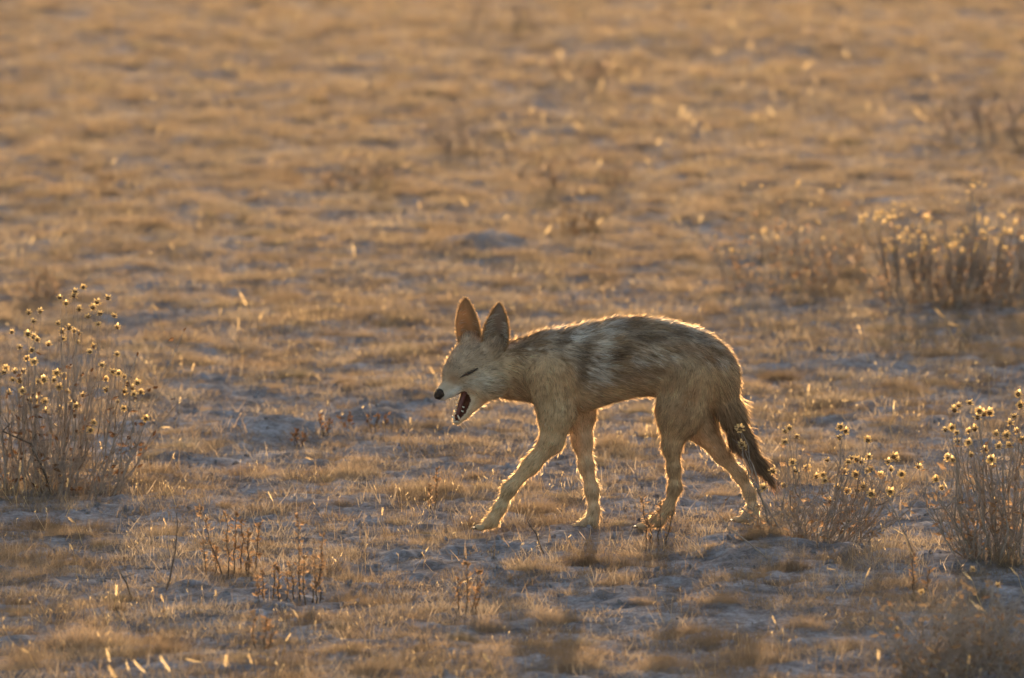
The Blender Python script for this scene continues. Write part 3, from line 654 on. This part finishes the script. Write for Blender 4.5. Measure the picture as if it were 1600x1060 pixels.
def curve(p, q, bulge, n=6, wob=.004, up=.5):
    p, q = Vector(p), Vector(q); c = p.lerp(q, .5) + Vector(bulge); out = []
    for i in range(n):
        t = i / (n - 1); v = p * (1 - t) ** 2 + c * 2 * t * (1 - t) + q * t * t
        if 0 < i < n - 1: v += Vector((random.gauss(0, wob), random.gauss(0, wob), random.gauss(0, wob * .5)))
        out.append(v)
    return out
def flower_shrub(heads, base, spread, depth, n_stem, label, hs=1.0, leaves=0, seed=1, bare=6, leafmat=None, stem_r=.0021, group=None):
    """woody shrub: stems fan out of one crown, each forks into twigs that end in seed heads"""
    random.seed(seed); bp = Vector(on_ground(*base)); root = empty('seed_head_shrub', bp, label, 'shrub', group)
    tips = []
    for px, py in heads:
        y = bp.y + random.uniform(-depth, depth); tips.append(Vector(at_y(px + random.uniform(-1, 1), py, y)))
    tips.sort(key=lambda v: v.x); groups = [tips[int(i * len(tips) / n_stem):int((i + 1) * len(tips) / n_stem)] for i in range(n_stem)]
    inv = Vector(bp)
    def build(m, hd):
        st = obj('stem', m.mesh('stem', M_STEM, True), root)
        for t, d in hd:
            h = obj('seed_head', random.choice(HEADS), st, t); h.rotation_euler = (d.to_track_quat('Z', 'Y') @ Euler((0, 0, random.uniform(0, 6))).to_quaternion()).to_euler()
            h.scale = [hs * random.uniform(.8, 1.15)] * 3
        return st
    for g in groups:
        if not g: continue
        cen = sum((t for t in g), Vector()) / len(g); cen = cen - inv
        lo_ = min(t.z for t in g) - inv.z
        bx = Vector((cen.x * spread + random.uniform(-.02, .02), cen.y * spread * .8, 0)); bx.z = float(height(bx.x + bp.x, bx.y + bp.y)) - bp.z - .01
        fork = bx.lerp(Vector((cen.x, cen.y, max(lo_, cen.z * .5))), .62 + random.uniform(-.1, .1))
        m = MB(); r0 = stem_r * random.uniform(.8, 1.2)
        tr = curve(bx, fork, (random.uniform(-.02, .02), random.uniform(-.02, .02), -.01), 6); m.tube(tr, [r0 * (1 - .07 * i) for i in range(6)], 5)
        hd = []
        for t in g:
            t = t - inv; st = tr[random.choice((3, 4, 5, 5))]
            br = curve(st, t, (random.uniform(-.012, .012), random.uniform(-.012, .012), -.012 - .1 * abs(t.x - st.x)), 6, .003); m.tube(br, [r0 * .62 * (1 - .12 * i) for i in range(6)], 4)
            hd.append((t, (br[-1] - br[-2]).normalized()))
            if random.random() < .6:
                e = br[3] + Vector((random.uniform(-.04, .04), random.uniform(-.04, .04), random.uniform(.01, .06))); m.tube(curve(br[2], e, (0, 0, 0), 4, .002), [r0 * .4, r0 * .35, r0 * .3, r0 * .2], 4)
        build(m, hd)
    ex = [t.x - inv.x for t in tips]; zt = max(t.z for t in tips) - inv.z
    for q in range(bare):                       # stems without heads, low and tangled
        x0 = random.uniform(min(ex), max(ex)); m = MB(); bx = Vector((x0 * spread, random.uniform(-depth, depth) * .6, 0)); bx.z = float(height(bx.x + bp.x, bx.y + bp.y)) - bp.z - .01
        tp = Vector((x0 + random.uniform(-.09, .09), random.uniform(-depth, depth), zt * random.uniform(.15, .75))); r0 = stem_r * random.uniform(.45, .9)
        tr = curve(bx, tp, (random.uniform(-.04, .04), 0, -.02), 7, .005); m.tube(tr, [r0 * (1 - .11 * i) for i in range(7)], 4)
        for z in range(7):
            st = tr[random.choice((1, 2, 3, 4, 5))]; e = st + Vector((random.uniform(-.06, .06), random.uniform(-.05, .05), random.uniform(0, .07))); m.tube(curve(st, e, (0, 0, 0), 4, .003), [r0 * .5, r0 * .42, r0 * .35, r0 * .2], 4)
        so = build(m, [])
        if leaves:
            lm = MB()
            for z in range(leaves):
                st = tr[random.choice((2, 3, 4, 5, 6))]; p = st + Vector([random.gauss(0, .0025) for _ in range(3)]); lm.leaf(p, (random.gauss(0, 1), random.gauss(0, 1), random.uniform(-.6, 1)), random.uniform(.012, .026), random.uniform(.003, .006))
            obj('dry_leaves', lm.mesh('dry_leaves', leafmat or M_RUST), so)
    return root
MARKS = [((70, 772), 'the large bushy shrub'), ((1575, 872), 'the tall seed head shrub'), ((1262, 846), "the low shrub by the jackal's tail"), ((1490, 478), 'the wide spired shrub'), ((1215, 462), 'the thin open shrub'), ((1545, 1070), 'the twiggy thicket'), ((345, 905), 'the tallest weed cluster'), ((478, 935), 'the weed cluster with one tall spike'), ((725, 955), 'the slim brown weed'), ((760, 832), 'the extended front paw'), ((925, 828), 'the upright front foot'), ((1020, 828), 'the forward hind foot'),
         ((1530, 212), 'the purplish grey shrub'), ((722, 240), 'the small upright grey shrub'), ((905, 130), 'the brown twiggy bush'), ((560, 292), 'the low rust brown bush'), ((872, 300), 'the narrow rusty bush'), ((500, 660), 'the bare soil mounds'), ((200, 915), 'the short leaning stick'), ((790, 40), 'the faint grey bush'), ((60, 470), 'the brown dead bush')]
MARKS = [(on_ground(*p), t) for p, t in MARKS]
def beside(p, reach=.42):
    d, t = min((math.hypot(p[0] - q[0], p[1] - q[1]), t) for q, t in MARKS)
    if d < reach * (1 if p[1] < 2 else 1.6): return ' beside ' + t
    return ' far out on the plain behind the jackal' if p[1] > 5 else ' on open turf a little behind the jackal' if p[1] > .5 else ' on open turf level with the jackal' if p[1] > -.35 else ' on open turf in front of the jackal'
def px_list(txt, sc, ox, oy): v = [float(t) for t in txt.split()]; return [(v[i] / sc + ox, v[i + 1] / sc + oy) for i in range(0, len(v), 2)]
LEFT = px_list('''247 122 310 95 308 112 343 78 275 145 385 162 402 138 449 122 412 186 326 168 366 200 472 196 409 230 485 243 117 184 164 178 138 218 239 228 50 263 117 272 140 285 155 295 83 326 131 338 198 315 254 262 260 290 287 245
305 258 325 268 322 305 388 322 374 345 108 372 140 386 424 400 483 355 25 415 20 430 63 428 95 425 50 462 85 467 40 515 93 508 160 468 180 462 222 462 265 445 245 492 278 510 127 548 147 545 185 552 235 432 437 458 442 502 468 428 490 435
517 447 515 508 530 482 545 495 556 520 580 512 570 475 488 552 514 580 388 638 375 670 250 582 295 560 317 570 345 525 604 622 190 592 -20 300 -35 380 -60 260 -50 460 -90 350 -30 220 -110 430 -15 520''', 2.65, 0, 420)
flower_shrub(LEFT, (70, 772), .68, .16, 26, 'large bushy shrub of grey stems topped with dozens of round golden seed heads', 1.05, 3, 3, 80, M_DEAD)
RIGHT = px_list('''755 90 715 100 700 115 790 120 805 130 828 125 785 140 670 185 695 178 708 195 715 225 755 190 775 182 750 230 762 275 680 285 695 292 926 60 932 100 910 138 900 160 850 200 887 205 940 218 857 243 895 240 810 255 637 360
660 390 850 435 920 190 830 290 960 120 985 80 1000 180 975 250 1030 140 1010 280 1060 200 990 330''', 2.255, 1180, 590)
flower_shrub(RIGHT, (1575, 872), .68, .10, 15, 'tall shrub with stout grey stems and clustered golden seed heads behind the twiggy thicket', 1.12, 3, 5, 52, M_RUST, .0027)
MID = px_list('''122 180 108 190 148 208 105 228 300 175 320 190 295 212 398 222 252 292 340 285 360 290 375 298 330 298 400 280 408 325 395 330 490 280 470 298 500 290 515 342 480 325 312 332 246 365 290 390 325 402 362 400 380 385 408 412
475 405 265 435 182 320 215 350 355 345 440 345 238 345 130 300 140 330 576 315 -60 175 -52 182 -40 245 -48 235 -38 250 60 330 30 390 100 380''', 2.255, 1180, 590)
flower_shrub(MID, (1262, 846), .46, .10, 16, "low spreading shrub of seed heads growing beside the jackal's tail", 1.1, 3, 7, 40, M_RUST, .0022)
random.seed(11)
BACK = [(random.uniform(1375, 1640), random.gauss(372, 26)) for _ in range(150)] + [(random.gauss(1525, 8), random.uniform(282, 345)) for _ in range(12)] + [(random.uniform(1330, 1400), random.uniform(330, 350)) for _ in range(14)]
flower_shrub(BACK, (1490, 478), .7, .35, 18, 'wide shrub bristling with pale seed heads and one tall spire, out on the plain', .62, 8, 13, 60, M_RUST, .003)
BACK2 = [(random.uniform(1110, 1320), random.uniform(285, 400)) for _ in range(24)]
flower_shrub(BACK2, (1215, 462), .8, .3, 11, 'thin open shrub with a few scattered seed heads, well behind the jackal', .62, 10, 15, 26, M_RUST, .0026)
THICK = [(1400, 985), (1440, 925), (1520, 890), (1560, 915), (1620, 880), (1660, 930)]
flower_shrub(THICK, (1545, 1050), .85, .30, 4, 'tangled twiggy thicket with red brown leaves in front of the tall seed head shrub', .8, 4, 17, 110, M_REDLEAF, .0020)

def grey_shrub(px, py, w, h, n, label, seed, mat_=None):
    random.seed(seed); bp = Vector(on_ground(px, py)); k = (bp - Vector(CAM)).length / FPX; root = empty('grey_shrub', bp, label, 'shrub')
    for i in range(max(4, int(n * .6))):
        m = MB(); x0 = random.uniform(-1, 1) * w * k * .5; bx = Vector((x0 * .6, random.uniform(-.1, .1), -.02)); tp = Vector((x0 + random.gauss(0, .03), random.uniform(-.15, .15), h * k * random.uniform(.4, .85) * (1 - .35 * abs(x0 / (w * k * .5)))))
        tr = curve(bx, tp, (random.uniform(-.03, .03), 0, 0), 6, .008); m.tube(tr, [.0024 * (1 - .13 * j) for j in range(6)], 4)
        for z in range(6):
            st = tr[random.choice((1, 2, 3, 4, 5))]; e = st + Vector((random.uniform(-.06, .06), random.uniform(-.06, .06), random.uniform(.02, .1))); m.tube(curve(st, e, (0, 0, 0), 3, .004), [.0018, .0014, .0007], 3)
        so = obj('stem', m.mesh('stem', mat_ or M_GREYLEAF), root)
        lm = MB()
        for z in range(10): p = tr[random.randint(2, 5)] + Vector([random.gauss(0, .004) for _ in range(3)]); lm.leaf(p, (random.gauss(0, 1), random.gauss(0, 1), 1), .022, .004)
        obj('dry_leaves', lm.mesh('dry_leaves', mat_ or M_GREYLEAF), so)
for a in ((1530, 212, 190, 95, 34, 'dense purplish grey shrub far behind the spired seed head shrub', 21), (722, 240, 70, 75, 16, 'small upright grey shrub on the plain beyond the jackal', 22), (905, 130, 90, 60, 16, 'brown twiggy bush among glinting far grass', 23, M_FARBUSH), (560, 292, 130, 45, 18, 'low rust brown bush spread wide on the far plain', 24, M_FARBUSH),
          (872, 300, 46, 70, 9, 'narrow upright rusty bush behind the jackal', 25, M_FARBUSH), (962, 298, 50, 48, 8, 'short brown bush beside the narrow rusty bush', 26, M_FARBUSH), (790, 40, 120, 60, 14, 'faint grey bush at the far end of the plain', 27), (1320, 430, 60, 80, 9, 'reddish dry bush between the two far seed head shrubs', 28, M_FARBUSH), (905, 366, 32, 22, 8, 'small dark clump of dead stems on bare soil', 29, M_DEAD), (60, 470, 80, 60, 9, 'brown dead bush behind the large bushy shrub', 30, M_FARBUSH)):
    grey_shrub(*a)

# dry weeds: upright spikes of shrivelled rust-brown leaves
def weed(px, py, spikes, label, seed, mat_=None, dense=26, group='rust brown weeds with upright spikes'):
    random.seed(seed); bp = Vector(on_ground(px, py)); k = (bp - Vector(CAM)).length / FPX; root = empty('dry_weed', bp, label, 'weed', group)
    for dx, top, lean in spikes:
        m = MB(); b = Vector((dx * k, random.uniform(-.03, .03), -.01)); t = Vector(((dx + lean) * k, b.y + random.uniform(-.02, .02), top * k))
        tr = curve(b, t, (random.uniform(-.008, .008), 0, 0), 8, .0015); m.tube(tr, [.0017 * (1 - .09 * i) for i in range(8)], 4); st = obj('stem', m.mesh('stem', M_TWIG, True), root)
        lm = MB()
        for z in range(int(dense * (.6 + top / 90))):
            f = random.uniform(.22, 1); q = tr[min(7, int(f * 7.99))].lerp(tr[min(7, int(f * 7.99) + 1)], random.random()); lm.leaf(q + Vector([random.gauss(0, .002) for _ in range(3)]), (random.gauss(0, .7), random.gauss(0, .7), random.uniform(.2, 1.2)), random.uniform(.007, .015), random.uniform(.002, .0038))
        obj('leaf_spike', lm.mesh('leaf_spike', mat_ or M_RUST), st)
weed(345, 905, [(-20, 62, -6), (-12, 45, 4), (8, 110, -40), (12, 100, -4), (22, 98, 2), (30, 90, 3), (38, 75, 6), (50, 84, 10), (44, 60, 0)], 'tallest cluster of rust brown weed spikes, many stems close together', 31)
weed(427, 940, [(-12, 50, -2), (0, 58, 2), (8, 52, 1), (18, 42, 4), (-20, 36, -4)], 'short cluster of rust brown weed spikes between two taller clusters', 32)
weed(478, 935, [(-10, 128, -4), (0, 70, 0), (10, 60, 4), (22, 92, 4), (-20, 50, -6), (16, 50, 8)], 'rust brown weed cluster with one tall thin spike beside a fuzzy tussock', 33)
weed(725, 955, [(0, 74, 4), (-6, 50, -3), (10, 60, 12), (16, 40, 8)], 'single slim brown weed below the extended front paw', 34)
weed(1022, 852, [(-12, 68, -6), (-2, 48, -2), (8, 62, 4), (18, 50, 12)], "brown weed standing at the jackal's hind foot", 35)
weed(670, 800, [(0, 40, 0), (8, 62, 4)], 'thin tan weed spike alone on grassy ground', 36)
weed(505, 676, [(0, 24, -6), (6, 20, 4)], 'small dark dead weed on the bare soil mound, leaning', 37, M_DEAD, 18, 'dark dead weeds on the bare mounds')
weed(542, 672, [(0, 26, 6), (-6, 18, -4)], 'forked dark dead weed between the bare soil mounds', 38, M_DEAD, 18, 'dark dead weeds on the bare mounds')
weed(590, 668, [(-8, 16, -6), (0, 18, 0), (8, 15, 6)], 'squat dark dead weed at the foot of a bare mound', 39, M_DEAD, 22, 'dark dead weeds on the bare mounds')
weed(466, 690, [(0, 18, 0), (6, 14, 4), (-5, 12, -3)], 'tiny dark tuft of dead leaves in front of the bare mounds', 40, M_DEAD, 16, 'dark dead weeds on the bare mounds')
weed(408, 1018, [(-6, 62, -6), (4, 50, 4), (10, 40, 8)], 'blurred brown weed below the short weed cluster', 41)
weed(1430, 930, [(0, 60, -4), (14, 46, 6)], 'brown weed at the edge of the twiggy thicket', 42)

# loose twigs
def twig(pts, label, r=.0018, mat_=None, n=2):
    b = Vector(on_ground(*pts[0])); P = [Vector(at_y(x, y, b.y)) - b for x, y in pts]; P[0].z -= .01
    root = empty('bare_twig', b, label, 'twig'); m = MB(); Q = []
    for p, q in zip(P[:-1], P[1:]): Q += [p, p.lerp(q, .5) + Vector((random.gauss(0, .002), random.gauss(0, .004), 0))]
    Q.append(P[-1]); m.tube(Q, [r * (1 - .6 * i / len(Q)) for i in range(len(Q))], 5); obj('stem', m.mesh('stem', mat_ or M_TWIG, True), root)
    for z in range(n):
        st = Q[len(Q) // 2 + z]; e = st + Vector((random.uniform(-.03, .03), random.uniform(-.02, .02), random.uniform(.005, .025))); m = MB(); m.tube([st, st.lerp(e, .5), e], [r * .5, r * .4, r * .2], 4); obj('side_twig', m.mesh('side_twig', mat_ or M_TWIG), root)
random.seed(50)
twig([(853, 866), (838, 835), (824, 814)], 'dark bare twig leaning in the grass between the front feet')
twig([(256, 926), (270, 880), (276, 835), (275, 800)], 'thin dark upright stick on grass beside the rust weeds')
twig([(210, 936), (198, 912), (186, 892)], 'short dark leaning stick next to a rounded fuzzy tussock', .0022)
twig([(84, 776), (68, 735), (48, 694), (4, 674)], 'dark crooked branch bent over at the base of the large bushy shrub', .0034, None, 4)
twig([(1200, 866), (1140, 826), (1098, 772)], 'long bare twig arching up beside the hind feet', .0017, M_STEM, 3)
twig([(1430, 862), (1398, 800), (1370, 742)], 'long grey bare stem slanting up next to the tall seed head shrub', .0020, M_STEM, 3)

# grass seed spikes that catch the light
def spike_mesh(seed):
    rr = random.Random(seed); m = MB(); L = .026
    for k in range(26):
        t = k / 25; an = k * 2.4; r_ = .0034 * math.sin(math.pi * (.12 + .83 * t)) ** .8
        p = Vector((math.cos(an) * r_ * .4, math.sin(an) * r_ * .4, t * L)); d = Vector((math.cos(an) * .55, math.sin(an) * .55, 1)).normalized(); a = d.cross(Vector((math.cos(an), math.sin(an), 0))).normalized(); b = len(m.v)
        m.v += [p, p + d * .004 + a * .0012, p + d * .009, p + d * .004 - a * .0012]; m.f.append((b, b + 1, b + 2, b + 3))
    return m.mesh('seed_spike', M_SPIKE)
SPK = [spike_mesh(i) for i in range(4)]
m = MB(); m.tube([(0, 0, 0), (.01, 0, .33), (-.004, 0, .66), (0, 0, 1)], [.0009, .0008, .0007, .0006], 4); STK = m.mesh('stalk', M_STALK)
def seed_stalk(px, py, h, lean, s=1.0, Y=None):
    """h: stalk height in metres; lean: of the spike, in degrees to the right"""
    tip = Vector(at_y(px, py, Y)) if Y is not None else None
    b = Vector(on_ground(px, py + 0)) if tip is None else Vector((tip.x, tip.y, float(height(tip.x, tip.y))))
    if tip is None:
        k = (b - Vector(CAM)).length / FPX; b = Vector(on_ground(px - math.sin(math.radians(lean)) * h / k * .5, py + h / k * .95))
    root = empty('grass_seed_stalk', b - Vector((0, 0, .006)), 'pale grass stalk with one glowing seed spike' + beside(b), 'grass stalk', 'single grass stalks with glowing seed spikes')
    la = math.radians(lean); d = Vector((math.sin(la) * .5, random.uniform(-.15, .15), 1)).normalized(); st = obj('stalk', STK, root); st.rotation_euler = d.to_track_quat('Z', 'Y').to_euler(); st.scale = (s, s, h)
    sp = obj('seed_spike', random.choice(SPK), root, d * h * .98); d2 = Vector((math.sin(la), random.uniform(-.2, .2), math.cos(la))); sp.rotation_euler = d2.to_track_quat('Z', 'Y').to_euler(); w_ = s * random.uniform(.45, .8); sp.scale = (w_, w_, s * random.uniform(.55, 1.0))
random.seed(61)
for px, py, lean, s in ((116, 812, -50, 1.0), (427, 780, -25, .9), (114, 858, -25, .8), (182, 930, 2, 1.0), (256, 938, -20, .7), (338, 928, -5, .7), (44, 1012, -60, .9), (172, 1032, -12, 1.2), (182, 1056, -30, 1.3), (202, 1046, -20, .9), (226, 1046, -45, 1.0), (266, 1046, -35, 1.2), (312, 1028, -75, 1.0), (352, 1040, 6, 1.2), (394, 1034, -20, .8),
                        (447, 998, 30, .9), (466, 962, -30, .6), (260, 820, -20, .6), (724, 905, 60, .8), (764, 1030, -35, .9), (1212, 972, -25, .8), (1352, 902, 22, .9), (1409, 828, -60, .8), (1518, 902, -45, 1.1), (1530, 950, -40, 1.0), (1540, 952, -50, .9), (1302, 882, -80, .7), (1590, 896, -40, .9), (1372, 1030, 0, 1.1), (1487, 934, 40, .7), (1512, 1036, 5, .9),
                        (597, 803, 5, .9), (488, 712, -70, .8), (253, 662, 88, 1.1), (680, 584, -30, .9), (405, 500, 20, 1.2), (386, 478, -25, 1.3), (372, 520, 3, 1.3), (344, 492, 5, .9), (555, 400, -10, 1.6), (245, 482, -40, 1.0), (280, 630, 10, .8), (1010, 672, 5, .8), (1262, 612, 10, 1.0), (1395, 640, 8, 1.1), (1345, 520, -20, 1.2), (1476, 494, -45, 1.3), (1496, 504, -70, 1.2), (1480, 760, -30, .7), (940, 640, -10, .7), (300, 578, 15, .9), (640, 660, 10, .7), (105, 760, 8, .9), (30, 740, 8, .9), (160, 700, -12, .8)):
    seed_stalk(px, py, random.uniform(.05, .08) * (1.0 if py > 560 else 1.3), lean, s)
for q in range(95):                             # the far plain, where they blur to glints
    if q < 60: px, py = random.gauss(1060, 150), random.gauss(110, 60)
    else: px, py = random.uniform(20, 1590), random.uniform(15, 400)
    if 10 < py < 430: seed_stalk(px, py, random.uniform(.07, .14), random.uniform(-50, 50), random.uniform(.7, 1.35))

# the tussocks that stand out one by one
TM = [mesh('grass_tussock', *blades(np.random.default_rng(300 + i), n=2200, R=.085, h=.075, hv=.65, lean=.85, curl=.34, w=.0007), M_GRASS) for i in range(4)]
for px, py, w in ((835, 800, 120), (700, 832, 70), (820, 760, 90), (1240, 884, 80), (1232, 720, 90), (545, 935, 100), (850, 965, 110), (760, 975, 90), (905, 880, 90), (1018, 888, 60), (975, 880, 60), (1290, 875, 70), (180, 940, 90), (130, 1010, 150), (245, 1015, 110), (40, 1040, 120), (460, 1035, 100), (585, 1050, 100), (640, 940, 60), (720, 1000, 70), (1000, 940, 60), (1080, 990, 90), (1130, 940, 70),
                  (240, 715, 80), (250, 840, 110), (60, 820, 120), (150, 830, 90), (320, 640, 60), (540, 600, 70), (470, 600, 60), (630, 770, 110), (530, 790, 80), (690, 765, 80), (1320, 590, 110), (1220, 590, 100), (1430, 620, 110), (1150, 600, 80), (1180, 640, 70), (1260, 980, 90), (1330, 1010, 110), (1180, 1030, 120), (900, 1040, 110), (1040, 1045, 120), (1400, 720, 90), (1330, 700, 70), (600, 540, 80), (500, 540, 70), (200, 610, 80), (280, 560, 90)):
    p = on_ground(px, py); o = obj('grass_tussock', random.choice(TM), None, (p[0], p[1], float(height(p[0], p[1])) - .003)); k = w * 17.1 / FPX / .21 * random.uniform(.85, 1.0)
    o.scale = (k, k, k * random.uniform(.62, .85)); o.rotation_euler = (0, 0, random.uniform(0, 6.28)); tag(o, 'rounded tussock of fine straw grass' + beside(p), 'grass tussock', 'rounded grass tussocks rising above the turf')

# ------------------------------------------------------------------ haze volume, added as a warm veil over the backlit view
HZ = (-24.0, 24.0, -21.0, 60.0, -1.2, 2.9)
hv = [(HZ[i], HZ[2 + j], HZ[4 + k]) for i in (0, 1) for j in (0, 1) for k in (0, 1)]
hm, ht, hout = node_mat('backlight_veil'); pv = ht.nodes.new('ShaderNodeVolumePrincipled')
pv.inputs['Color'].default_value = (.95, .88, .80, 1); pv.inputs['Density'].default_value = .00011; pv.inputs['Anisotropy'].default_value = .55
ht.links.new(pv.outputs[0], hout.inputs['Volume'])
tag(obj('haze', mesh('haze', hv, [(0, 1, 3, 2), (4, 6, 7, 5), (0, 4, 5, 1), (2, 3, 7, 6), (0, 2, 6, 4), (1, 5, 7, 3)], hm)), kind='stuff')
